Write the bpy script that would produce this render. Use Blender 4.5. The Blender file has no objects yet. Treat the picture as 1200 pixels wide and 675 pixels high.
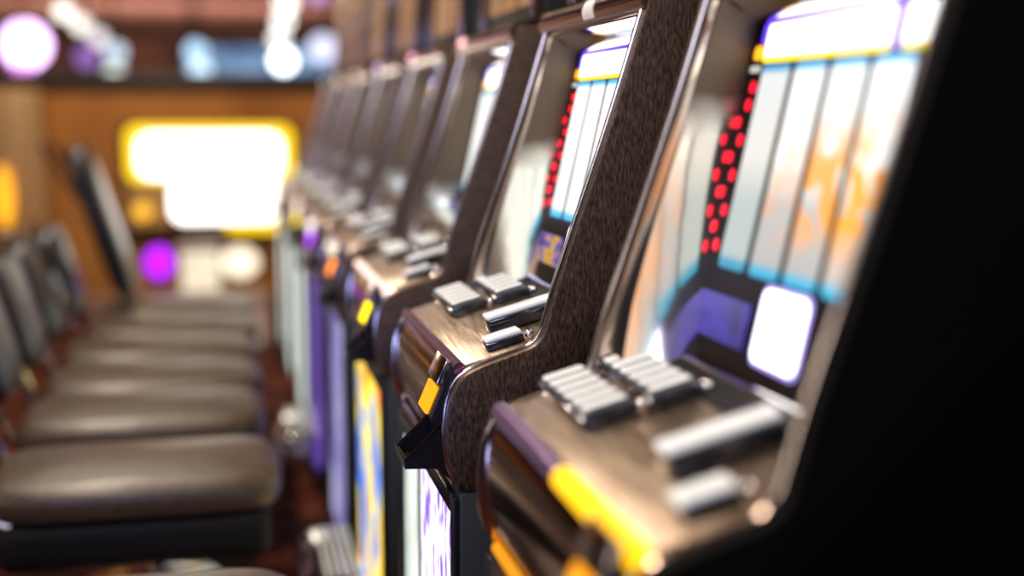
import bpy, bmesh, math, random
from mathutils import Vector, Matrix
random.seed(7)
scene = bpy.context.scene
COL = scene.collection

# ------------------------------------------------------------------ materials
def nt(m):
    m.use_nodes = True
    t = m.node_tree
    return t, t.nodes['Principled BSDF']

def mat(name, color, rough=.5, metal=0., spec=.5, emit=None, estr=0., coat=0.):
    m = bpy.data.materials.new(name)
    t, p = nt(m)
    p.inputs['Base Color'].default_value = (*color, 1)
    p.inputs['Roughness'].default_value = rough
    p.inputs['Metallic'].default_value = metal
    p.inputs['Specular IOR Level'].default_value = spec
    p.inputs['Coat Weight'].default_value = coat
    p.inputs['Coat Roughness'].default_value = .08
    if emit:
        p.inputs['Emission Color'].default_value = (*emit, 1)
        p.inputs['Emission Strength'].default_value = estr
    return m

def glow(name, color, strength):
    return mat(name, tuple(.1 * c for c in color), .5, spec=.1, emit=color, estr=strength)

def add_noise(m, scale, vec=(1, 1, 1), c0=(0, 0, 0), c1=(1, 1, 1), lo=.35, hi=.65, target='Base Color',
              detail=4., bump=0., coords='Object', rough=None):
    t, p = nt(m)
    tc = t.nodes.new('ShaderNodeTexCoord'); mp = t.nodes.new('ShaderNodeMapping')
    mp.inputs['Scale'].default_value = vec
    t.links.new(tc.outputs[coords], mp.inputs['Vector'])
    n = t.nodes.new('ShaderNodeTexNoise'); n.inputs['Scale'].default_value = scale
    n.inputs['Detail'].default_value = detail
    t.links.new(mp.outputs[0], n.inputs['Vector'])
    r = t.nodes.new('ShaderNodeValToRGB')
    r.color_ramp.elements[0].position = lo; r.color_ramp.elements[0].color = (*c0, 1)
    r.color_ramp.elements[1].position = hi; r.color_ramp.elements[1].color = (*c1, 1)
    t.links.new(n.outputs['Fac'], r.inputs['Fac'])
    if target: t.links.new(r.outputs['Color'], p.inputs[target])
    if rough:
        q = t.nodes.new('ShaderNodeMapRange')
        q.inputs['To Min'].default_value, q.inputs['To Max'].default_value = rough
        t.links.new(n.outputs['Fac'], q.inputs['Value']); t.links.new(q.outputs[0], p.inputs['Roughness'])
    if bump:
        b = t.nodes.new('ShaderNodeBump'); b.inputs['Strength'].default_value = bump; b.inputs['Distance'].default_value = .002
        t.links.new(n.outputs['Fac'], b.inputs['Height']); t.links.new(b.outputs[0], p.inputs['Normal'])
    return r

M = {}
# brushed dark steel of the cabinet sides (fine flecks running up the panel)
M['brushed'] = mat('brushed_dark_steel', (.2, .15, .11), .42, .85)
add_noise(M['brushed'], 420, (1, 1, .22), (.06, .042, .029), (.27, .17, .105), .36, .8, bump=.15, rough=(.32, .5), detail=2)
M['shaded_side'] = mat('shaded_side_black', (.004, .004, .004), .75, spec=.08)  # near side of the first machine: its shade put into the colour
M['chrome'] = mat('polished_chrome', (.78, .75, .72), .1, 1.)
M['trim'] = mat('polished_warm_trim', (.62, .5, .42), .16, 1.)
M['deck'] = mat('brushed_champagne_metal', (.45, .34, .25), .32, 1.)
add_noise(M['deck'], 40, (6, .35, 6), (.30, .21, .14), (.62, .5, .39), .3, .7, bump=.12, rough=(.22, .42))
M['bull'] = mat('polished_copper_chrome', (.5, .36, .28), .13, 1.)
add_noise(M['bull'], 25, (.6, .25, 6), (.30, .2, .15), (.60, .44, .34), .3, .7, bump=.06)
M['black'] = mat('black_plastic', (.008, .008, .01), .28)
M['blackmatte'] = mat('black_matte', (.006, .006, .007), .6, spec=.2)
M['bezel'] = mat('dark_glass_bezel', (.016, .011, .009), .5, spec=.03)
M['base'] = mat('dark_olive_steel', (.035, .037, .03), .45, .3)
M['key'] = mat('frosted_key', (.82, .86, .86), .22, emit=(.85, .95, 1.), estr=.2, coat=.6)
M['vinyl'] = mat('black_vinyl', (.012, .011, .012), .3)
M['keyshade'] = mat('shaded_key_flank', (.10, .11, .12), .3, coat=.4)  # darker grey on the key flanks, shading put into the colour
M['keyside'] = mat('smoked_key_base', (.012, .014, .02), .15, coat=.8)
M['ceil'] = None

# taupe satin above, mirror polish below, on the inner cheek of the cabinet
def cheek(name, z0):
    m = mat(name, (.55, .5, .45), .1, 1.)
    t, p = nt(m)
    tc = t.nodes.new('ShaderNodeTexCoord'); sp = t.nodes.new('ShaderNodeSeparateXYZ')
    t.links.new(tc.outputs['Object'], sp.inputs[0])
    n = t.nodes.new('ShaderNodeTexNoise'); n.inputs['Scale'].default_value = 18
    t.links.new(tc.outputs['Object'], n.inputs['Vector'])
    ma = t.nodes.new('ShaderNodeMath'); ma.operation = 'MULTIPLY_ADD'; ma.inputs[1].default_value = .03
    t.links.new(n.outputs['Fac'], ma.inputs[0]); t.links.new(sp.outputs['Z'], ma.inputs[2])
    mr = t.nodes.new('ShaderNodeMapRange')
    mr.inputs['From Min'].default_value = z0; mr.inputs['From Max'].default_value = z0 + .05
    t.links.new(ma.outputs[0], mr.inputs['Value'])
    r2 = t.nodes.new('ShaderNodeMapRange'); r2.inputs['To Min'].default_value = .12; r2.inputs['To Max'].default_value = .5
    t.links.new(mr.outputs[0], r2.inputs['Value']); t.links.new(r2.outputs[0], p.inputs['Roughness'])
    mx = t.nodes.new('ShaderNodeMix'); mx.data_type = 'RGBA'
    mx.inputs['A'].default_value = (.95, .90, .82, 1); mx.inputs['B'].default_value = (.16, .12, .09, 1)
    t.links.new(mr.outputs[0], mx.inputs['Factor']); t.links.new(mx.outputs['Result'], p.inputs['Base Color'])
    b = t.nodes.new('ShaderNodeBump'); b.inputs['Strength'].default_value = .12; b.inputs['Distance'].default_value = .003
    t.links.new(n.outputs['Fac'], b.inputs['Height']); t.links.new(b.outputs[0], p.inputs['Normal'])
    return m
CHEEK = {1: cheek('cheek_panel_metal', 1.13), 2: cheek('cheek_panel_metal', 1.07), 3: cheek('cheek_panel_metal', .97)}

# lit reel strip: v runs up the strip (UV), cyan at both ends, symbols blurred in colour
def reel_mat(name, warm, strength, seed, low=(.62, .62, .60)):
    m = mat(name, (.05, .05, .05), .5, spec=.05)
    t, p = nt(m)
    tc = t.nodes.new('ShaderNodeTexCoord'); sp = t.nodes.new('ShaderNodeSeparateXYZ')
    t.links.new(tc.outputs['UV'], sp.inputs[0])
    r = t.nodes.new('ShaderNodeValToRGB'); cr = r.color_ramp
    cr.elements[0].position = 0.; cr.elements[0].color = (.0, .35, .62, 1)
    cr.elements[1].position = 1.; cr.elements[1].color = (.0, .3, .75, 1)
    for pos, c in ((.035, (.05, .42, .62)), (.075, low), (.34, tuple(.9 * x + .1 for x in low)), (.55, (1, .97, .9)), (.95, (.97, 1, 1)), (.975, (.1, .5, .85))):
        e = cr.elements.new(pos); e.color = (*c, 1)
    t.links.new(sp.outputs['Y'], r.inputs[0])
    mp = t.nodes.new('ShaderNodeMapping'); mp.inputs['Location'].default_value = (seed, seed * .37, 0)
    mp.inputs['Scale'].default_value = (1.1, 3.2, 1)
    t.links.new(tc.outputs['UV'], mp.inputs[0])
    n = t.nodes.new('ShaderNodeTexNoise'); n.inputs['Scale'].default_value = 1.6; n.inputs['Detail'].default_value = 2
    t.links.new(mp.outputs[0], n.inputs['Vector'])
    w = t.nodes.new('ShaderNodeValToRGB'); wr = w.color_ramp
    wr.elements[0].position = .41; wr.elements[0].color = (0, 0, 0, 1)
    wr.elements[1].position = .49; wr.elements[1].color = (1, 1, 1, 1)
    t.links.new(n.outputs['Fac'], w.inputs[0])
    # warm symbols only in the middle band of the strip
    band = t.nodes.new('ShaderNodeValToRGB'); br = band.color_ramp
    br.elements[0].position = .12; br.elements[0].color = (0, 0, 0, 1)
    br.elements[1].position = .8; br.elements[1].color = (0, 0, 0, 1)
    e = br.elements.new(.3); e.color = (1, 1, 1, 1)
    e = br.elements.new(.55); e.color = (1, 1, 1, 1)
    t.links.new(sp.outputs['Y'], band.inputs[0])
    mu = t.nodes.new('ShaderNodeMath'); mu.operation = 'MULTIPLY'
    t.links.new(w.outputs[0], mu.inputs[0]); t.links.new(band.outputs[0], mu.inputs[1])
    mv = t.nodes.new('ShaderNodeMath'); mv.operation = 'MULTIPLY'; mv.inputs[1].default_value = warm
    t.links.new(mu.outputs[0], mv.inputs[0])
    mx = t.nodes.new('ShaderNodeMix'); mx.data_type = 'RGBA'
    mx.inputs['B'].default_value = (1., .36, .02, 1)
    t.links.new(mv.outputs[0], mx.inputs['Factor']); t.links.new(r.outputs[0], mx.inputs['A'])
    t.links.new(mx.outputs['Result'], p.inputs['Emission Color'])
    p.inputs['Emission Strength'].default_value = strength
    return m

# colourful lit art (belly glass, top glass): noise through a colour ramp
def art_mat(name, stops, scale, vec, strength, seed=0., detail=3.):
    m = mat(name, (.03, .03, .03), .4, spec=.1)
    t, p = nt(m)
    tc = t.nodes.new('ShaderNodeTexCoord'); mp = t.nodes.new('ShaderNodeMapping')
    mp.inputs['Scale'].default_value = vec; mp.inputs['Location'].default_value = (seed, seed, seed)
    t.links.new(tc.outputs['Object'], mp.inputs[0])
    n = t.nodes.new('ShaderNodeTexNoise'); n.inputs['Scale'].default_value = scale; n.inputs['Detail'].default_value = detail
    t.links.new(mp.outputs[0], n.inputs['Vector'])
    r = t.nodes.new('ShaderNodeValToRGB'); cr = r.color_ramp
    cr.elements[0].position, cr.elements[0].color = stops[0][0], (*stops[0][1], 1)
    cr.elements[1].position, cr.elements[1].color = stops[-1][0], (*stops[-1][1], 1)
    for pos, c in stops[1:-1]:
        e = cr.elements.new(pos); e.color = (*c, 1)
    t.links.new(n.outputs['Fac'], r.inputs[0]); t.links.new(r.outputs[0], p.inputs['Emission Color'])
    p.inputs['Emission Strength'].default_value = strength
    return m

# ------------------------------------------------------------------ mesh helpers
class MB:
    def __init__(s): s.bm = bmesh.new(); s.uv = s.bm.loops.layers.uv.new('UVMap')
    def prism(s, prof, y0, y1, bev=0., seg=2):            # polygon in XZ extruded along Y
        bm = bmesh.new()
        a = [bm.verts.new((x, y0, z)) for x, z in prof]; b = [bm.verts.new((x, y1, z)) for x, z in prof]
        bm.faces.new(a); bm.faces.new(b[::-1])
        n = len(prof)
        for i in range(n): bm.faces.new((a[i], b[i], b[(i + 1) % n], a[(i + 1) % n]))
        bmesh.ops.recalc_face_normals(bm, faces=bm.faces[:])
        if bev:
            ed = [e for e in bm.edges if len(e.link_faces) == 2 and e.calc_face_angle(0) > .6]
            bmesh.ops.bevel(bm, geom=ed, offset=bev, segments=seg, affect='EDGES', profile=.5, clamp_overlap=True)
        s.merge(bm); return s
    def box(s, c, d, bev=0., seg=2, mtx=None):
        bm = bmesh.new(); bmesh.ops.create_cube(bm, size=1)
        for v in bm.verts: v.co = Vector((v.co.x * d[0], v.co.y * d[1], v.co.z * d[2]))
        if bev: bmesh.ops.bevel(bm, geom=bm.edges[:], offset=bev, segments=seg, affect='EDGES', profile=.5, clamp_overlap=True)
        if mtx: bmesh.ops.transform(bm, matrix=mtx, verts=bm.verts[:])
        bmesh.ops.translate(bm, vec=c, verts=bm.verts[:])
        s.merge(bm); return s
    def tile(s, P, u, v, n, w, h, r, th, seg=5):          # rounded rectangle from corner P along u (w) and v (h), raised th along n
        bm = bmesh.new(); uvl = bm.loops.layers.uv.new('UVMap')
        pts = []
        for cx, cy, a0 in ((w - r, r, -90), (w - r, h - r, 0), (r, h - r, 90), (r, r, 180)):
            for k in range(seg + 1):
                a = math.radians(a0 + 90 * k / seg); pts.append((cx + r * math.cos(a), cy + r * math.sin(a)))
        lo = [bm.verts.new(P + u * x + v * y) for x, y in pts]; hi = [bm.verts.new(P + u * x + v * y + n * th) for x, y in pts]
        f = bm.faces.new(hi); k = len(pts)
        for l, (x, y) in zip(f.loops, pts): l[uvl].uv = (x / w, y / h)
        bm.faces.new(lo[::-1])
        for i in range(k):
            g = bm.faces.new((lo[i], lo[(i + 1) % k], hi[(i + 1) % k], hi[i]))
            for l in g.loops:
                j = i if l.vert in (lo[i], hi[i]) else (i + 1) % k
                l[uvl].uv = (pts[j][0] / w, pts[j][1] / h)
        bmesh.ops.recalc_face_normals(bm, faces=bm.faces[:])
        s.merge(bm); return s
    def sphere(s, c, r, sc=(1, 1, 1), u=20, v=12):
        bm = bmesh.new(); bmesh.ops.create_uvsphere(bm, u_segments=u, v_segments=v, radius=r)
        for w in bm.verts: w.co = Vector((w.co.x * sc[0], w.co.y * sc[1], w.co.z * sc[2])) + Vector(c)
        s.merge(bm); return s
    def lathe(s, prof, c, n=32, axis='Z'):                 # prof: (radius, height)
        bm = bmesh.new(); rings = []
        for r, h in prof:
            ring = []
            for i in range(n):
                a = 2 * math.pi * i / n; p = Vector((r * math.cos(a), r * math.sin(a), h))
                if axis == 'Y': p = Vector((p.x, p.z, p.y))
                ring.append(bm.verts.new(p + Vector(c)))
            rings.append(ring)
        for a, b in zip(rings, rings[1:]):
            for i in range(n): bm.faces.new((a[i], a[(i + 1) % n], b[(i + 1) % n], b[i]))
        bm.faces.new(rings[0][::-1]); bm.faces.new(rings[-1])
        bmesh.ops.recalc_face_normals(bm, faces=bm.faces[:])
        s.merge(bm); return s
    def tube(s, pts, r, n=10):
        bm = bmesh.new(); P = [Vector(p) for p in pts]; rings = []
        for i, p in enumerate(P):
            d = (P[min(i + 1, len(P) - 1)] - P[max(i - 1, 0)]).normalized()
            a = d.orthogonal().normalized() if i == 0 else (pa - d * pa.dot(d)).normalized()
            pa = a; b = d.cross(a)
            rings.append([bm.verts.new(p + r * (a * math.cos(2 * math.pi * k / n) + b * math.sin(2 * math.pi * k / n))) for k in range(n)])
        for a, b in zip(rings, rings[1:]):
            for k in range(n): bm.faces.new((a[k], a[(k + 1) % n], b[(k + 1) % n], b[k]))
        bm.faces.new(rings[0][::-1]); bm.faces.new(rings[-1])
        bmesh.ops.recalc_face_normals(bm, faces=bm.faces[:])
        s.merge(bm); return s
    def merge(s, bm):
        me = bpy.data.meshes.new('tmp'); bm.to_mesh(me); bm.free(); s.bm.from_mesh(me); bpy.data.meshes.remove(me)
    def build(s, name, m, parent=None, origin=(0, 0, 0), angle=35):
        me = bpy.data.meshes.new(name)
        bmesh.ops.translate(s.bm, vec=-Vector(origin), verts=s.bm.verts[:])
        s.bm.to_mesh(me); s.bm.free()
        me.materials.append(m); me.shade_smooth(); me.set_sharp_from_angle(angle=math.radians(angle))
        o = bpy.data.objects.new(name, me); COL.objects.link(o)
        if parent: o.parent = parent
        else: o.location = origin
        return o

def tag(o, label=None, cat=None, group=None, kind=None):
    if label: o['label'] = label
    if cat: o['category'] = cat
    if group: o['group'] = group
    if kind: o['kind'] = kind
    return o
def thing(name, label, cat, loc, group=None, rz=0):
    o = bpy.data.objects.new(name, None); COL.objects.link(o); o.location = loc; o.rotation_euler.z = rz
    o.empty_display_size = .1
    return tag(o, label, cat, group)
def struct(name, mb, m, origin=(0, 0, 0)): return tag(mb.build(name, m, origin=origin), kind='structure')
def chaikin(p, n=2):
    for _ in range(n):
        q = [p[0]]
        for a, b in zip(p, p[1:]):
            q += [(.75 * a[0] + .25 * b[0], .75 * a[1] + .25 * b[1]), (.25 * a[0] + .75 * b[0], .25 * a[1] + .75 * b[1])]
        p = q + [p[-1]]
    return p
def lerp(a, b, t): return a + (b - a) * t

# ------------------------------------------------------------------ slot machine
W = .515                                                    # machine width (Y)
FRONT = [(.516, 1.298), (.464, 1.125), (.401, .943), (.388, .895), (.378, .862), (.336, .848), (.296, .835), (.276, .823),
         (.263, .796), (.259, .76), (.259, .735), (.263, .71), (.272, .690), (.286, .683)]
FR = chaikin(FRONT, 2)
a_d = math.radians(12.565)
DV = Vector((math.sin(a_d), 0, math.cos(a_d)))             # up the display
DN = Vector((-math.cos(a_d), 0, math.sin(a_d)))            # out of the display
D0 = Vector((.485, 0, .894))
a_k = math.radians(15.38)
KV = Vector((math.cos(a_k), 0, math.sin(a_k)))             # up the deck, towards the display
KN = Vector((-math.sin(a_k), 0, math.cos(a_k)))
K0 = Vector((.2848, 0, .836))
YV = Vector((0, 1, 0))
def disp(y, t, off=0.): return D0 + DV * t + DN * off + YV * y
def deckp(y, s, off=0.): return K0 + KV * s + KN * off + YV * y
DM = Matrix((( KV.x, 0, KN.x), (0, 1, 0), (KV.z, 0, KN.z))).to_4x4()    # deck frame

red = glow('red_marker_glow', (1, .01, .03), 1.6)
orange_tag = glow('orange_marker_glow', (1, .42, .02), 1.6)
def std_mats(k):
    """lights of one machine"""
    d = dict(side=M['brushed'])
    d['reels'] = [reel_mat('reel_strip_glow', 0., 1.25, k * 3.1 + i, (.75, .8, .76)) for i in range(5)]
    d['banner'] = glow('banner_glow', (1, 1, .96), 2.6)
    d['plate'] = glow('bill_slot_glow', (1, .36, .01), 1.3)
    d['trimlight'] = mat('plum_trim', (.35, .17, .3), .2, .9)
    return d

def make_machine(k, N, label, o_):
    org = Vector((.56, N + W / 2, 0))
    T = thing('slot_machine', label, 'slot machine', org, 'row of slot machines')
    sh = Vector((.56, W / 2, 0))
    def B(mb, name, m, parent=T, angle=35): return mb.build(name, m, parent, origin=sh, angle=angle)
    # --- sides: brushed cheek slab, bright edge trim, polished inner cheek
    rear = [(.86, .683), (.86, 1.298)]
    for side in (0, 1):
        y0, y1 = (0, .014) if side == 0 else (W - .014, W)
        sp = B(MB().prism(FR + rear, y0, y1, .0025), 'side_panel', o_['side'] if side == 0 else M['brushed'])
        ty0, ty1 = (.0142, .0235) if side == 0 else (W - .0235, W - .0142)
        fr2 = [(x - .003, z + .001) for x, z in FR]
        band = fr2 + [(x + .05, z - .0) for x, z in [FR[-1], FR[0]]]
        back = [(x + .022, z - .004 if z > .84 else z) for x, z in FR if z > .86]
        lowb = [(x + .018, z - .012) for x, z in FR if .7 < z <= .86]
        poly = fr2 + [(.305, .684), (.30, .70)] + [p for p in lowb[::-1]] + back[::-1]
        B(MB().prism(fr2 + [(.33, .684), (.33, .80), (.42, .86), (.535, 1.29)], ty0, ty1, .003), 'edge_trim', M['trim'], sp)
        iy0, iy1 = (.0237, .027) if side == 0 else (W - .027, W - .0237)
        if side == 1:
            z1 = (1.10, 1.05, .96)[min(k, 3) - 1]
            fc = [(.398, .868), (.405, .895), (.418, .943), (.479, 1.125), (.516, 1.254), (.519, 1.262)]
            bc = [(.478, .868), (.486, .893), (.497, .943), (.537, 1.125), (.5625, 1.238), (.5625, 1.2385)]
            def xi(c, t):
                u = t * (len(c) - 1); i = min(int(u), len(c) - 2); u -= i
                return lerp(c[i][0], c[i + 1][0], u), lerp(c[i][1], c[i + 1][1], u)
            bm = bmesh.new(); rows = []
            for j in range(41):
                (xa, za), (xb, zb) = xi(fc, j / 40), xi(bc, j / 40); row = []
                for x, z in ((xa, za), (xb, zb)):
                    off = .0033 + .042 * max(0, (z1 - z) / (z1 - .87)) ** 2
                    row.append((bm.verts.new((x, W - .0237 - off, z)), bm.verts.new((x, W - .0237, z))))
                rows.append(row)
            for p, q in zip(rows, rows[1:]):
                bm.faces.new((p[0][0], p[1][0], q[1][0], q[0][0])); bm.faces.new((p[0][1], q[0][1], q[1][1], p[1][1]))
                bm.faces.new((p[0][0], q[0][0], q[0][1], p[0][1])); bm.faces.new((p[1][0], p[1][1], q[1][1], q[1][0]))
            for p in (rows[0], rows[-1]): bm.faces.new((p[0][0], p[0][1], p[1][1], p[1][0]))
            bmesh.ops.recalc_face_normals(bm, faces=bm.faces[:])
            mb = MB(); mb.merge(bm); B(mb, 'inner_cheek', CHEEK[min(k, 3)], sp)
            continue
        cheekp = [(.398, .868), (.405, .895), (.418, .943), (.479, 1.125), (.519, 1.268), (.562, 1.236), (.486, .893), (.478, .885)]
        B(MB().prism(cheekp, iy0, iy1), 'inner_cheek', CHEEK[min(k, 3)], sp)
    yi0, yi1 = .0275, W - .0275
    # --- rolled chest front
    bull = chaikin([(.330, .838), (.292, .829), (.276, .818), (.265, .796), (.2625, .765), (.264, .735), (.270, .708), (.282, .692), (.305, .686)], 2)
    B(MB().prism(bull + [(.36, .686), (.36, .838)], yi0, yi1), 'chest_front', M['bull'])
    # --- edge strip along the deck lip
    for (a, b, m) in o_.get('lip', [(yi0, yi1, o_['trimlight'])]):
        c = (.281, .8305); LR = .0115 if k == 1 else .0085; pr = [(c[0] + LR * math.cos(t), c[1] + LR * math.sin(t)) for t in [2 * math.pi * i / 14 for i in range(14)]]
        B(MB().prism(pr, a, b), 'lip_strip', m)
    # under-lip of the chest
    pr = [(.276 + .006 * math.cos(t), .684 + .006 * math.sin(t)) for t in [2 * math.pi * i / 12 for i in range(12)]]
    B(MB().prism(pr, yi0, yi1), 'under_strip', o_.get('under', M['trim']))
    # --- button deck
    dk = B(MB().prism([(.2855, .8355), (.4770, .8885), (.4800, .878), (.2885, .825)], yi0, yi1, .001), 'button_deck', M['deck'])
    B(MB().box(deckp((yi0 + yi1) / 2, .178, .0012), (.045, yi1 - yi0 - .01, .002), mtx=DM), 'rear_inlay', M['blackmatte'], dk)
    B(MB().box(deckp(.26, .190, .004), (.012, .36, .008), .003, mtx=DM), 'display_lip', M['chrome'], dk)
    for (y0, y1, s0, s1) in ((.325, .495, .045, .094), (.318, .488, .112, .158)):
        bl = B(MB().box(deckp((y0 + y1) / 2, (s0 + s1) / 2, .006), (s1 - s0 + .006, y1 - y0 + .004, .012), .002, mtx=DM), 'button_block', M['keyside'])
        nk = 6; p = (y1 - y0) / nk
        for i in range(nk):
            ky = B(MB().box(deckp(y0 + p * (i + .5), (s0 + s1) / 2, .0135), (s1 - s0, p * .80, .012), .0056, 5, mtx=DM), 'key', M['key'], bl)
            ky.data.materials.append(M['keyshade'])
            for f in ky.data.polygons:
                if f.normal.dot(KN) < .82: f.material_index = 1
        B(MB().sphere(deckp(y0 + .004, s1 + .009, .006), .006), 'stud', M['chrome'], bl)
    bar = B(MB().box(deckp(.150, .113, .010), (.104, .034, .020), .004, mtx=DM), 'bar_button', M['keyside'])
    B(MB().box(deckp(.152, .113, .0225), (.104, .030, .007), .003, 3, mtx=DM), 'key', M['key'], bar)
    sb = B(MB().box(deckp(.066, .063, .005), (.050, .034, .010), .003, mtx=DM), 'small_button', M['keyside'])
    B(MB().box(deckp(.068, .063, .0125), (.048, .029, .006), .0026, 3, mtx=DM), 'key', M['key'], sb)
    B(MB().sphere(deckp(.056, .096, .005), .006), 'stud', M['chrome'], sb)
    # --- display
    ds = B(MB().tile(disp(yi0, -.014, -.012), YV, DV, DN, yi1 - yi0, .372, .001, .012), 'display_screen', M['bezel'])
    def T_(name, m, y0, y1, t0, t1, r=.004, th=.0016, off=.0004):
        return B(MB().tile(disp(y0, t0, off), YV, DV, DN, y1 - y0, t1 - t0, r, th), name, m, ds)
    for i in range(5):
        y1 = (.449 if k < 3 else .475) - i * .0782
        T_('reel_window', o_['reels'][i], y1 - .066, y1 - .003, .093, .305, .006)
    T_('banner_frame', glow('yellow_banner_edge', (1, .75, .02), 1.5), .194, .455, .3075, .348, .005, .001)
    T_('banner_frame', glow('yellow_banner_edge', (1, .75, .02), 1.5), .052, .177, .3075, .348, .005, .001)
    T_('banner', o_['banner'], .197, .449, .3135, .3465, .004, .0016, .0012)
    T_('banner', o_['banner'], .055, .174, .3135, .3465, .004, .0016, .0012)
    T_('violet_strip', glow('violet_strip_glow', (.12, .05, 1.), 1.5), .052, .462, .3485, .358, .002)
    T_('violet_strip', glow('violet_strip_glow', (.2, .08, 1.), 1.2), .1785, .1925, .31, .348, .002)
    T_('violet_strip', glow('violet_strip_glow', (.12, .05, 1.), 1.4), .4555, .466, .328, .348, .002)
    T_('orange_marker', orange_tag, .458, .478, .311, .326, .006)
    T_('pale_marker', glow('pale_marker_glow', (.75, .8, .7), .7), .456, .480, .298, .305, .003)
    for i in range(10 if k < 3 else 0):
        y = .4655 if i % 2 else .4815
        if i == 0: y = .4635
        T_('payline_marker', red, y - .006, y + .006, .276 - i * .0187, .276 - i * .0187 + .0125, .0055)
    T_('info_frame', glow('lavender_edge', (.45, .35, 1.), 1.2), .221, .324, .012, .090, .012, .001)
    T_('info_card', glow('info_card_glow', (1, 1, 1), 3.), .226, .319, .016, .086, .011, .0016, .0012)
    T_('credit_meter', o_.get('meter', art_mat('blue_meter', [(.3, (.01, .005, .02)), (.5, (.06, .03, .5)), (.7, (.02, .01, .1))], 14, (1, 1, 1), .7, k)), .345, .482, .020, .066, .004)
    # --- hood between the cheeks and the rolled top
    hood = chaikin([(.575, 1.230), (.553, 1.241), (.536, 1.255), (.522, 1.261), (.512, 1.263)], 2)
    B(MB().prism(hood + [(.53, 1.275), (.575, 1.275)], yi0, yi1), 'hood', M['chrome'])
    roll = [(.520 + .020 * math.cos(t), 1.283 + .020 * math.sin(t)) for t in [math.pi * (.45 + 1.1 * i / 14) for i in range(15)]]
    rl = B(MB().prism(roll + [(.56, 1.2635), (.56, 1.303)], .001, W - .001), 'top_roll', o_.get('roll', M['trim']))
    if o_.get('corner'):
        B(MB().sphere((.506, W - .05, 1.292), .011, (1, 2.4, .8)), 'corner_lamp', glow('corner_lamp_glow', o_['corner'], 2.2), rl)  # glint on the chrome roll, put in as a small glowing bead
    if o_.get('label_tab'):
        pr = [(.520 + .0212 * math.cos(t), 1.283 + .0212 * math.sin(t)) for t in [math.pi * (.55 + .62 * i / 8) for i in range(9)]]
        pr += [(.520 + .0202 * math.cos(t), 1.283 + .0202 * math.sin(t)) for t in [math.pi * (1.17 - .62 * i / 8) for i in range(9)]]
        B(MB().prism(pr, .205, .255), 'tape_label', mat('clear_tape', (.8, .8, .82), .25), rl)
    # --- upper cabinet
    ub = B(MB().prism([(.562, 1.3145), (.60, 1.78), (.86, 1.78), (.86, 1.3145)], .006, W - .006, .006), 'upper_cabinet', M['base'])
    a = Vector((.562, .05, 1.3145)); u = Vector((.038, 0, .4655)).normalized(); n = Vector((-u.z, 0, u.x))
    B(MB().tile(a + u * .03, YV, u, n, W - .10, .40, .01, .003), 'top_glass', o_['topart'], ub)
    for y in (.025, W - .025):
        B(MB().prism([(.545, 1.315), (.583, 1.775), (.60, 1.775), (.562, 1.315)], y - .014, y + .014, .004), 'top_rail', M['trim'], ub)
    # --- body behind the display, lower cabinet
    B(MB().prism([(.505, .90), (.59, 1.2985), (.86, 1.2985), (.86, .686), (.37, .686), (.37, .83), (.49, .872)], yi0 + .001, yi1 - .001), 'body', M['blackmatte'])
    lc = B(MB().prism([(.276, .02), (.276, .680), (.86, .680), (.86, .02)], .004, W - .004, .004), 'lower_cabinet', M['base'])
    B(MB().prism([(.29, 0), (.29, .019), (.85, .019), (.85, 0)], .01, W - .01), 'plinth', M['blackmatte'], lc)
    fr = MB()
    for (y0, y1, z0, z1) in ((.008, .030, .05, .672), (W - .030, W - .008, .05, .672), (.030, W - .030, .648, .672), (.030, W - .030, .05, .075)):
        fr.box((.272, (y0 + y1) / 2, (z0 + z1) / 2), (.008, y1 - y0, z1 - z0), .002)
    B(fr, 'door_frame', M['black'], lc)
    for (y0, y1, m) in o_['belly']:
        B(MB().tile(Vector((.2755, y0, .08)), YV, Vector((0, 0, 1)), Vector((-1, 0, 0)), y1 - y0, .56, .006, .002), 'belly_glass', m, lc)
    # --- bill acceptor with its lit plate and pocket, on the chest by the near side
    y0, y1 = .030, .105
    ba = B(MB().prism([(.29, .832), (.268, .836), (.2605, .826), (.2590, .807), (.243, .770), (.252, .758), (.256, .740), (.256, .70), (.266, .692), (.29, .690)], y0, y1, .0025), 'bill_acceptor', M['black'])
    pu = Vector((.016, 0, .037)).normalized(); pn = Vector((-pu.z, 0, pu.x))
    B(MB().tile(Vector((.2432, y0 + .012, .7715)) + pn * .0005, YV, pu, pn, y1 - y0 - .014, .036, .003, .003), 'lit_plate', o_['plate'], ba)
    B(MB().prism([(.272, .838), (.266, .842), (.252, .812), (.257, .808)], y0 + .002, y1 - .002, .0015), 'top_cap', M['trim'], ba)
    # pocket: open scoop, walls 2.5 mm
    th = .003
    pk = MB()
    side = [(.257, .760), (.212, .716), (.212, .707), (.257, .705)]
    pk.prism(side, y0, y0 + th).prism(side, y1 - th, y1)
    pk.prism([(.212, .7165), (.212, .707), (.257, .705), (.257, .708), (.2145, .710), (.2145, .719)], y0 + th, y1 - th)
    B(pk, 'pocket', M['black'], ba)
    rim = MB()
    for a, b in ((Vector((.257, y0, .761)), Vector((.211, y0, .717))), (Vector((.211, y0, .717)), Vector((.211, y1, .717))), (Vector((.211, y1, .717)), Vector((.257, y1, .761)))):
        rim.tube([a, b], .0017, 8)
    B(rim, 'pocket_rim', M['bull'], ba)
    return T

def top_art(k, warm=1.):
    return art_mat('top_glass_art', [(.25, (.05, .02, .01)), (.42, (.5, .2, .05)), (.52, (.8, .45, .22)), (.62, (.4, .14, .05)), (.75, (.08, .03, .02))], 9, (.4, 2.2, .12), .55 * warm, k * 1.7)

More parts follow.
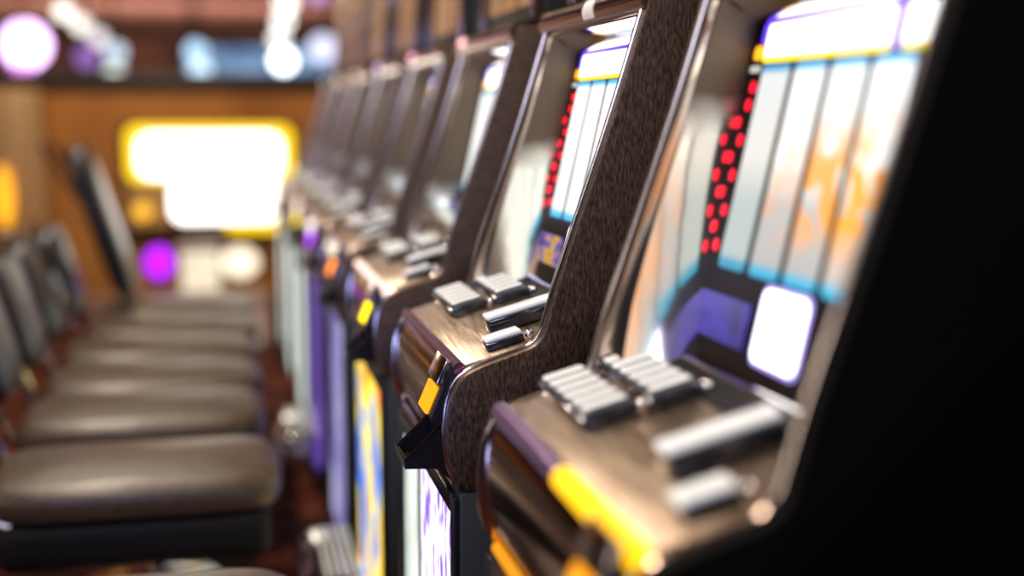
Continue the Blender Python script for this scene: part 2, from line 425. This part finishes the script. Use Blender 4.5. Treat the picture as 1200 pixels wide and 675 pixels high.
white_belly = art_mat('white_violet_belly', [(.38, (.25, .1, .6)), (.47, (.85, .8, 1)), (.6, (1, 1, 1)), (.7, (.5, .3, .9))], 30, (1, 1.6, .5), 1.3, 2.)
pale_belly = art_mat('pale_green_belly', [(.3, (.5, .6, .5)), (.6, (.95, 1, .92))], 9, (1, 1, .6), 1.0, 1.)
flame_belly = art_mat('flame_belly', [(.30, (.02, .08, .55)), (.38, (.15, .3, .9)), (.42, (1, .85, .1)), (.52, (1, .6, .02)), (.57, (.9, .15, .02)), (.61, (1, .75, .1)), (.70, (1, .95, .7))], 5.5, (1, 1, .7), 1.25, 4.4)
lav_belly = art_mat('lavender_belly', [(.38, (.03, .015, .12)), (.5, (.3, .24, .75)), (.62, (.8, .8, 1))], 16, (1, 1.4, .25), .8, 3.)
violet_belly = art_mat('violet_belly', [(.3, (.03, .01, .12)), (.55, (.22, .1, .7)), (.75, (.4, .3, .8))], 10, (1, 1.5, .3), .7, 6.)
green_belly = art_mat('white_green_belly', [(.3, (.3, .55, .4)), (.5, (.85, .95, .88)), (.7, (1, 1, 1))], 5, (1, 1, .5), 1.0, 8.)

LIP0, LIP1 = .0275, W - .0275
specs = []
m1 = std_mats(1); m1['side'] = M['shaded_side']
m1['reels'] = [reel_mat('reel_strip_glow', w, s_, sd, lw) for w, s_, sd, lw in
               ((0., .8, 1.2, (.58, .66, .64)), (.3, 1.1, 3.7, (.44, .43, .42)), (.9, 1.2, 6.1, (.42, .40, .38)), (1., 1.35, 9.4, (.5, .42, .36)), (1., 1.4, 4.4, (.6, .5, .4)))]
m1['lip'] = [(LIP0, .235, glow('amber_lip_reflection', (1, .52, .01), 1.7)), (.2352, LIP1, mat('violet_lip', (.5, .33, .62), .18, .85))]  # amber reflection in the near half of the lip, put in as emission
m1['under'] = glow('amber_under_reflection', (1, .36, .01), .9)  # orange reflected in the lower chrome edge, put in as emission
m1['belly'] = [(.035, W - .035, violet_belly)]
m2 = std_mats(2); m2['label_tab'] = True
m2['meter'] = art_mat('gold_blue_meter', [(.35, (.03, .02, .12)), (.48, (.12, .08, .45)), (.56, (.75, .4, .05)), (.7, (.3, .12, .02))], 9, (1, 1, 3), .8, 2.)
m2['belly'] = [(.035, .31, white_belly), (.352, W - .035, pale_belly)]
m3 = std_mats(3); m3['plate'] = glow('bill_slot_glow', (1, .75, .01), 2.2); m3['belly'] = [(.035, W - .035, flame_belly)]
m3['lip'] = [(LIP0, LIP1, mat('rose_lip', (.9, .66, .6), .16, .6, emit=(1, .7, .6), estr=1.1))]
m4 = std_mats(4); m4['plate'] = glow('bill_slot_glow', (1, .25, .03), 2.6); m4['belly'] = [(.035, W - .035, lav_belly)]
m5 = std_mats(5); m5['plate'] = glow('bill_slot_glow', (.45, .03, 1), 3.); m5['belly'] = [(.035, W - .035, violet_belly)]
m6 = std_mats(6); m6['plate'] = glow('bill_slot_glow', (1, .7, .01), 4.); m6['belly'] = [(.035, W - .035, green_belly)]
m7 = std_mats(7); m7['belly'] = [(.035, W - .035, green_belly)]
m8 = std_mats(8); m8['belly'] = [(.035, W - .035, pale_belly)]
for mm, c in ((m3, (1, .5, .45)), (m4, (1, .45, .6)), (m5, (.8, .5, 1)), (m6, (1, .75, .5)), (m7, (1, .85, .7)), (m8, (1, .9, .8))): mm['corner'] = c
for k, (N, lab, mm) in enumerate((
    (.80, 'nearest slot machine, near side blackened as shade, amber reflection painted along its deck edge, large blurred reels', m1),
    (1.50, 'sharply focused slot machine with brushed metal side, orange bill slot and open black pocket', m2),
    (2.22, 'slot machine just behind the sharp one, yellow bill slot, blue and flame coloured lower glass', m3),
    (2.94, 'slot machine with orange bill slot and lavender lower glass, fourth from the camera', m4),
    (3.66, 'slot machine with violet bill slot and dark violet lower glass, fifth from the camera', m5),
    (4.38, 'blurred slot machine with round yellow bill slot glow, sixth from the camera', m6),
    (5.10, 'blurred far slot machine, second from the far end of the row', m7),
    (5.82, 'farthest slot machine at the end of the row, by the lit sign', m8))):
    mm['topart'] = top_art(k)
    make_machine(k + 1, N, lab, mm)

# ------------------------------------------------------------------ chairs
leather = mat('black_leather', (.03, .02, .015), .42, coat=.1)
add_noise(leather, 60, (1, 1, 1), (.045, .029, .018), (.08, .052, .034), .3, .7, bump=.05)
def cushion(cx, cy, cz, dx, dy, dz, dome=.02, n=14):
    """pillowy cushion: superelliptic outline, domed top, rolled rim"""
    mb = MB(); bm = bmesh.new(); rings = []
    prof = [(0.80, -.5), (.95, -.42), (1., -.15), (1., .12), (.97, .32), (.9, .45), (.78, .5), (.5, .5 + dome / dz * .6), (.2, .5 + dome / dz * .95)]
    K = 48
    for f, h in prof:
        ring = []
        for i in range(K):
            a = 2 * math.pi * i / K; c, s_ = math.cos(a), math.sin(a); e = .36
            x = math.copysign(abs(c) ** e, c); y = math.copysign(abs(s_) ** e, s_)
            inset = (1 - f) * min(dx, dy) * .5
            ring.append(bm.verts.new((cx + x * (dx / 2 - inset), cy + y * (dy / 2 - inset), cz + h * dz)))
        rings.append(ring)
    for a, b in zip(rings, rings[1:]):
        for i in range(K): bm.faces.new((a[i], a[(i + 1) % K], b[(i + 1) % K], b[i]))
    bm.faces.new(rings[0][::-1]); bm.faces.new(rings[-1])
    bmesh.ops.recalc_face_normals(bm, faces=bm.faces[:]); mb.merge(bm); return mb

def make_chair(zc=.635, bh=.30, bw=.34, dx=0.):
    T = thing('casino_chair', 'x', 'chair', (0, 0, 0), 'black chairs along the slot machines')
    seat = cushion(0, 0, .418, .56, .375, .072, .012).build('seat', leather, T)
    MB().box((0, 0, .332), (.51, .34, .098), .03, 4).build('shaded_seat_pan', M['blackmatte'], T)  # pan made deep and black to hold the shade below the cushion
    MB().lathe([(.03, .04), (.03, .281), (.05, .2818)], (0, 0, 0), 20).build('post', M['chrome'], T)
    MB().lathe([(.17, 0), (.172, .008), (.15, .02), (.06, .034), (.032, .042)], (0, 0, 0), 36).build('foot_plate', M['chrome'], T)
    # leaning back: padded, with bright edge band
    R = Matrix.Translation((-.36 + dx, 0, zc)) @ Matrix.Rotation(math.radians(-107), 4, 'Y') @ Matrix.Rotation(0, 4, 'Z')
    bk = cushion(0, 0, 0, bh, bw, .075, .012)
    bmesh.ops.transform(bk.bm, matrix=R, verts=bk.bm.verts[:])
    b = bk.build('backrest', M['vinyl'], T)
    for s_ in (-1, 1):
        MB().tube([(-.20, s_ * .13, .358), (-.27 + dx, s_ * .165, .40), (-.312 + dx, s_ * .172, zc - .14), (-.36 + dx, s_ * .174, zc), (-.36 + dx - .29 * bh, s_ * .172, zc + .43 * bh), (-.36 + dx - .32 * bh, s_ * .15, zc + .49 * bh)], .009, 10).build('back_frame', M['black'] if dx else M['chrome'], T)
    return T
proto = make_chair()
chairs = ((1.78, 'chair nearest the camera, only its seat edge showing at the bottom of the picture', 0, -.185),
          (2.62, 'black leather chair with the largest seat in full view, in front of the rest', 0, -.178),
          (3.13, 'second full black seat from the camera, with chrome foot step beyond its right end', 0, -.19),
          (3.54, 'black seat mostly hidden, third full seat in the row', 0, -.185),
          (3.98, 'fourth full black seat from the camera, fully behind the hidden third one', 0, -.185),
          (4.40, 'fifth full black seat, narrow strip near the end of the row', 0, -.165),
          (4.86, 'farthest black chair, upright dark back standing out against the orange wall', 0, -.17))
for i, (y, lab, r, x) in enumerate(chairs):
    if i == 0: c = proto
    elif i == 6: c = make_chair(.765, .56, .36, .11); c['group'] = proto['group']
    else:
        c = proto.copy(); COL.objects.link(c)
        for ch in list(proto.children):
            d = ch.copy(); COL.objects.link(d); d.parent = c
    c.location = (x, y, 0); c.rotation_euler.z = math.radians(r); c['label'] = lab

# chrome foot steps standing before the machines
def footstep(y, lab):
    T = thing('foot_step', lab, 'foot step', (.205, y, 0), 'chrome foot steps')
    MB().prism([(-.062, .0), (-.062, .15), (-.03, .19), (.062, .20), (.062, 0)], -.19, .19, .008, 3).build('step_body', M['chrome'], T)
    m = MB()
    for i in range(5): m.box((-.012 + i * .016, 0, .1975 + i * .0009), (.008, .32, .004), .001)
    m.build('grip_pad', mat('pale_rubber', (.45, .5, .46), .4), T)
footstep(2.72, 'chrome foot step at the bottom edge of the picture, before the lower cabinets')
footstep(3.98, 'smaller chrome foot step farther down the row, beyond the second seat')

# ------------------------------------------------------------------ setting
carpet = mat('patterned_carpet', (.08, .02, .012), .95, spec=.1)
add_noise(carpet, 5, (1, 1, 1), (.02, .008, .006), (.2, .045, .02), .44, .66, detail=6)
struct('floor', MB().box((-1, 14, -.05), (16, 44, .1)), carpet)
ceilm = mat('dim_ceiling', (.32, .2, .16), .8)
add_noise(ceilm, .5, (.3, 3, 1), (.2, .11, .085), (.42, .28, .25), .35, .65)
struct('ceiling', MB().box((-1, 14, 3.25), (16, 44, .1)), ceilm)
dark = mat('dark_wall', (.05, .03, .025), .8)
struct('wall_left', MB().box((-9.05, 14, 1.6), (.1, 44, 3.2)), dark)
struct('wall_right', MB().box((7.05, 14, 1.6), (.1, 44, 3.2)), dark)
brown = mat('brown_far_wall', (.2, .1, .06), .8)
add_noise(brown, .8, (1, 1, 1.5), (.07, .035, .03), (.26, .14, .09), .35, .65)
struct('wall_back', MB().box((-1, 36.05, 1.6), (16, .1, 3.2)), brown)
struct('wall_front', MB().box((-1, -8.05, 1.6), (16, .1, 3.2)), dark)
amber = mat('amber_partition', (.42, .17, .03), .6)
add_noise(amber, 1.2, (1.5, 1, .8), (.30, .11, .015), (.5, .22, .045), .3, .7)
struct('wall_middle', MB().box((0, 8.25, .65), (5.2, .1, 1.3)), amber)
struct('trim_1', MB().box((0, 8.25, 1.352), (5.3, .16, .10), .01), mat('dark_cap', (.015, .01, .012), .4))
tan = mat('tan_column', (.42, .26, .12), .6)
add_noise(tan, 3, (4, 1, .2), (.28, .15, .06), (.55, .38, .2), .35, .65)
struct('trim_2', MB().box((-1.16, 8.03, .65), (.28, .30, 1.298), .02), tan)

# lit sign on the partition
S = thing('lit_sign', 'large glowing white sign with rounded yellow border on the orange wall', 'sign', (-.06, 8.19, .40))
so = (-.06, 8.19, .40)
def SB(mb, n, m, p=S): return mb.build(n, m, p, origin=so)
SB(MB().box((-.06, 8.16, .74), (1.06, .06, .72), .02), 'sign_cabinet', mat('brown_cabinet', (.06, .025, .01), .5))
U = Vector((1, 0, 0)); Vz = Vector((0, 0, 1)); Nn = Vector((0, -1, 0))
def ST(n, m, x0, x1, z0, z1, r, off=0., th=.006): return SB(MB().tile(Vector((x0, 8.129 - off, z0)), U, Vz, Nn, x1 - x0, z1 - z0, r, th), n, m)
ST('yellow_border', glow('yellow_border_glow', (1, .62, .01), 1.6), -.555, .445, .74, 1.085, .07)
ST('yellow_border', glow('yellow_border_glow', (1, .62, .01), 1.6), .02, .425, .425, .735, .05)
ST('amber_panel', art_mat('amber_panel_art', [(.35, (.25, .09, .02)), (.6, (.7, .32, .08))], 6, (1, 1, 1), .5), -.555, -.30, .47, .735, .02)
sw = glow('sign_white', (1, .96, .88), 3.2)
ST('upper_panel', sw, -.49, .38, .765, 1.035, .09, .007)
ST('lower_panel', sw, -.30, .37, .49, .765, .08, .007)
SB(MB().sphere((-.47, 8.11, .565), .05, (1, .3, 1)), 'amber_bulb', glow('amber_bulb_glow', (1, .5, .04), 1.4), S)

# things low before the partition
def lamp(name, label, cat, c, r, color, stren, sc=(1, 1, 1), group=None, stand=None):
    T = thing(name, label, cat, (c[0], c[1], 0 if stand else c[2]), group)
    o = (c[0], c[1], 0 if stand else c[2])
    MB().sphere(c, r, sc).build('globe', glow(name + '_glow', color, stren), T, origin=o)
    if stand:
        MB().lathe([(.09, 0), (.09, .015), (.02, .03), (.016, c[2] - r * sc[2] + .005)], (c[0], c[1], 0), 20).build('stand', M['black'], T, origin=o)
    else:
        MB().lathe([(r * .5, r * sc[2] * .8), (r * .5, r * sc[2] + .06)], c, 16).build('holder', M['black'], T, origin=o)
    return T
lamp('globe_lamp', 'small glowing violet globe lamp on the floor below the lit sign', 'lamp', (-.33, 7.0, .37), .075, (.5, .01, 1.), 1.6, (1, 1, 1.15), stand=True)
lamp('globe_lamp', 'round cream globe lamp right of the violet lamp', 'lamp', (.09, 7.0, .36), .10, (1, .85, .62), 1.4, (1, 1, .85), stand=True)
def counter(x0, x1, y, z1, lab, colr, st):
    T = thing('lit_counter', lab, 'counter', ((x0 + x1) / 2, y, 0)); o = ((x0 + x1) / 2, y, 0)
    MB().box(((x0 + x1) / 2, y + .15, z1 / 2), (x1 - x0, .3, z1), .01).build('counter_body', mat('counter_body', (.2, .11, .08), .5), T, origin=o)
    MB().tile(Vector((x0 + .02, y - .001, .03)), U, Vz, Nn, x1 - x0 - .04, z1 - .06, .01, .004).build('lit_front', art_mat('counter_art', colr, 8, (1, 1, 1), st, x0), T, origin=o)
counter(-.24, .0, 7.1, .44, 'low cream lit counter between the violet and cream globe lamps', [(.3, (.9, .7, .45)), (.7, (1, .9, .7))], 1.0)
counter(-.62, .22, 6.35, .26, 'wide low counter with mottled rosy front beyond the chairs', [(.35, (.12, .04, .03)), (.5, (.55, .3, .22)), (.65, (.75, .55, .42))], .55)
T = thing('wall_lamp', 'tall amber lamp glowing at the left edge on the tan column', 'lamp', (-1.215, 7.86, .68)); o = (-1.215, 7.86, .68)
MB().sphere((-1.215, 7.81, .68), .07, (.75, .5, 2.6)).build('amber_shade', glow('amber_shade_glow', (1, .42, .02), 1.5), T, origin=o)
MB().box((-1.215, 7.862, .68), (.06, .03, .2), .004).build('bracket', M['black'], T, origin=o)

# far hall: hanging lamps, bluish soffit
def pend(x, z, r, color, stren, lab, y=14., sc=(1, 1, 1)):
    T = thing('hanging_lamp', lab, 'lamp', (x, y, z), 'far ceiling lamps'); o = (x, y, z)
    MB().sphere((x, y, z), r, sc, 16, 10).build('globe', glow('hanging_lamp_glow', color, stren * 1.5), T, origin=o)
    MB().tube([(x, y, z + r * sc[2] * .9), (x, y, 3.199)], .008, 6).build('cord', M['black'], T, origin=o)
pend(-1.89, 1.86, .23, (.85, .55, 1.), 2.6, 'large violet white hanging globe at the upper left corner')
pend(-1.87, 1.54, .13, (.9, .35, .9), 1.1, 'small pink globe hanging under the large violet white one', 13.6)
pend(-1.51, 2.20, .085, (1, .92, .82), 1.6, 'warm white globe, highest of the slanting trio at upper left')
pend(-1.37, 2.09, .085, (1, .94, .86), 1.5, 'warm white globe, middle of the slanting trio at upper left', 14.3)
pend(-1.23, 1.97, .085, (.95, .85, .9), 1.0, 'dim warm globe, lowest of the slanting trio at upper left', 14.6)
pend(-1.30, 1.74, .11, (.45, .22, .75), .5, 'faint violet globe below the slanting trio', 14.)
pend(-1.02, 1.79, .10, (.7, .85, 1.), .9, 'pale blue globe above the greenish white one', 14.)
pend(-1.01, 1.54, .10, (.85, .95, .85), 1.1, 'greenish white globe under the pale blue one', 13.6)
pend(-.2, 1.79, .10, (.5, .75, 1.), 1.1, 'blue globe at the left end of the pale blue soffit', 13.5)
pend(-.16, 1.58, .10, (.65, .85, 1.), 1.2, 'pale blue globe below the left end of the soffit', 13.2)
pend(.73, 2.33, .10, (1, .98, .92), 2.0, 'white globe, topmost of the upright stack of white globes')
pend(.71, 2.16, .09, (1, .98, .92), 1.8, 'white globe, second from top of the upright white stack', 14.35)
pend(.68, 1.99, .09, (1, .98, .92), 1.5, 'white globe, lowest of the upright white stack', 14.7)
pend(.66, 1.70, .11, (.9, .97, 1.), 3.4, 'brightest white globe, in front of the pale blue soffit', 13.4)
pend(1.07, 1.83, .14, (.7, .72, .95), 1.0, 'lavender globe at the right end of the pale blue soffit', 13.5)
pend(1.0, 2.35, .10, (.75, .45, 1.), .6, 'small faint violet globe right of the white stack', 13.)
T = thing('light_soffit', 'long pale blue lit soffit hung across the far hall', 'soffit', (.5, 16, 1.78)); o = (.5, 16, 1.78)
MB().box((.55, 16.1, 1.78), (2.0, .12, .46), .02).build('soffit_box', mat('soffit_box', (.1, .1, .12), .5), T, origin=o)
for rx in (-.3, 1.4): MB().tube([(rx, 16.1, 2.0), (rx, 16.1, 3.2)], .02, 8).build('hanger_rod', M['black'], T, origin=o)
MB().tile(Vector((-.35, 16.03, 1.60)), U, Vz, Nn, 1.85, .36, .04, .01).build('lit_front', art_mat('soffit_art', [(.35, (.10, .2, .38)), (.55, (.28, .46, .75)), (.7, (.45, .65, .95))], 2.2, (1.4, 1, 2), .7), T, origin=o)

# ------------------------------------------------------------------ lights
def area(name, loc, target, sx, sy, power, color):
    l = bpy.data.lights.new(name, 'AREA'); l.shape = 'RECTANGLE'; l.size = sx; l.size_y = sy; l.energy = power; l.color = color
    o = bpy.data.objects.new(name, l); COL.objects.link(o); o.location = loc
    o.rotation_euler = (Vector(target) - Vector(loc)).to_track_quat('-Z', 'Y').to_euler(); return o
for i, y in enumerate((.6, 2.2, 3.8, 5.4)):
    area('ceiling_and_fill_light', (-.55, y, 2.9), (.1, y, .6), .5, .25, 32, (1, .84, .68))
area('aisle_fill', (-.5, .75, .72), (-.25, 2.6, .42), .6, .2, 3.2, (.3, .4, 1))  # low blue fill added out of view to tint the seat rims
area('ceiling_and_fill_light', (-.7, -1.2, 2.0), (-.2, 2.6, .4), 1.2, .4, 12, (.6, .66, 1))  # bluish fill added behind the camera, well below the ceiling
area('aisle_fill', (-2.6, .9, 1.5), (.3, 1.2, .75), .5, .9, 9, (.95, .8, .85))  # unseen fill added on the left, to reflect in the chest fronts
area('aisle_fill', (-2.6, 2.6, 1.6), (.3, 2.0, .75), .3, .9, 9, (1, .92, .85))  # second added fill for the chest reflections
area('ceiling_and_fill_light', (-.3, 7.3, 2.7), (-.3, 8.3, .8), 2.4, .3, 30, (1, .66, .3))
area('ceiling_and_fill_light', (0, 20, 3.1), (0, 22, 0), 8, 6, 520, (1, .68, .55))
area('ceiling_and_fill_light', (-2.2, 3.6, 2.7), (-.2, 3.8, .6), .4, 2.4, 16, (.8, .85, 1))
area('hall_fill', (-1, 17.5, 2.2), (-1, 24, 3.2), 6, 1, 300, (1, .62, .48))  # fill added to brighten the far ceiling, no fixture there
area('hall_fill', (-1, 24, 1.8), (-1, 34, 2.2), 6, 1, 420, (1, .62, .48))  # fill added to brighten the far end of the hall
w = bpy.data.worlds.new('World'); scene.world = w; w.use_nodes = True
w.node_tree.nodes['Background'].inputs[0].default_value = (.05, .04, .035, 1)
w.node_tree.nodes['Background'].inputs[1].default_value = .3

# ------------------------------------------------------------------ camera
cam = bpy.data.cameras.new('Camera'); co = bpy.data.objects.new('Camera', cam); COL.objects.link(co)
cam.lens = 45; cam.sensor_width = 36; cam.clip_start = .05; cam.clip_end = 200
co.location = (0, 0, 1.14)
ph, thh = math.radians(7.65093), math.radians(12.8053)
fw = Vector((math.sin(thh) * math.cos(ph), math.cos(thh) * math.cos(ph), -math.sin(ph)))
co.rotation_euler = fw.to_track_quat('-Z', 'Y').to_euler()
cam.dof.use_dof = True
cam.dof.focus_distance = 1.64
cam.dof.aperture_fstop = 1.2
scene.camera = co
scene.view_settings.view_transform = 'Standard'
scene.view_settings.look = 'None'
scene.view_settings.exposure = .15
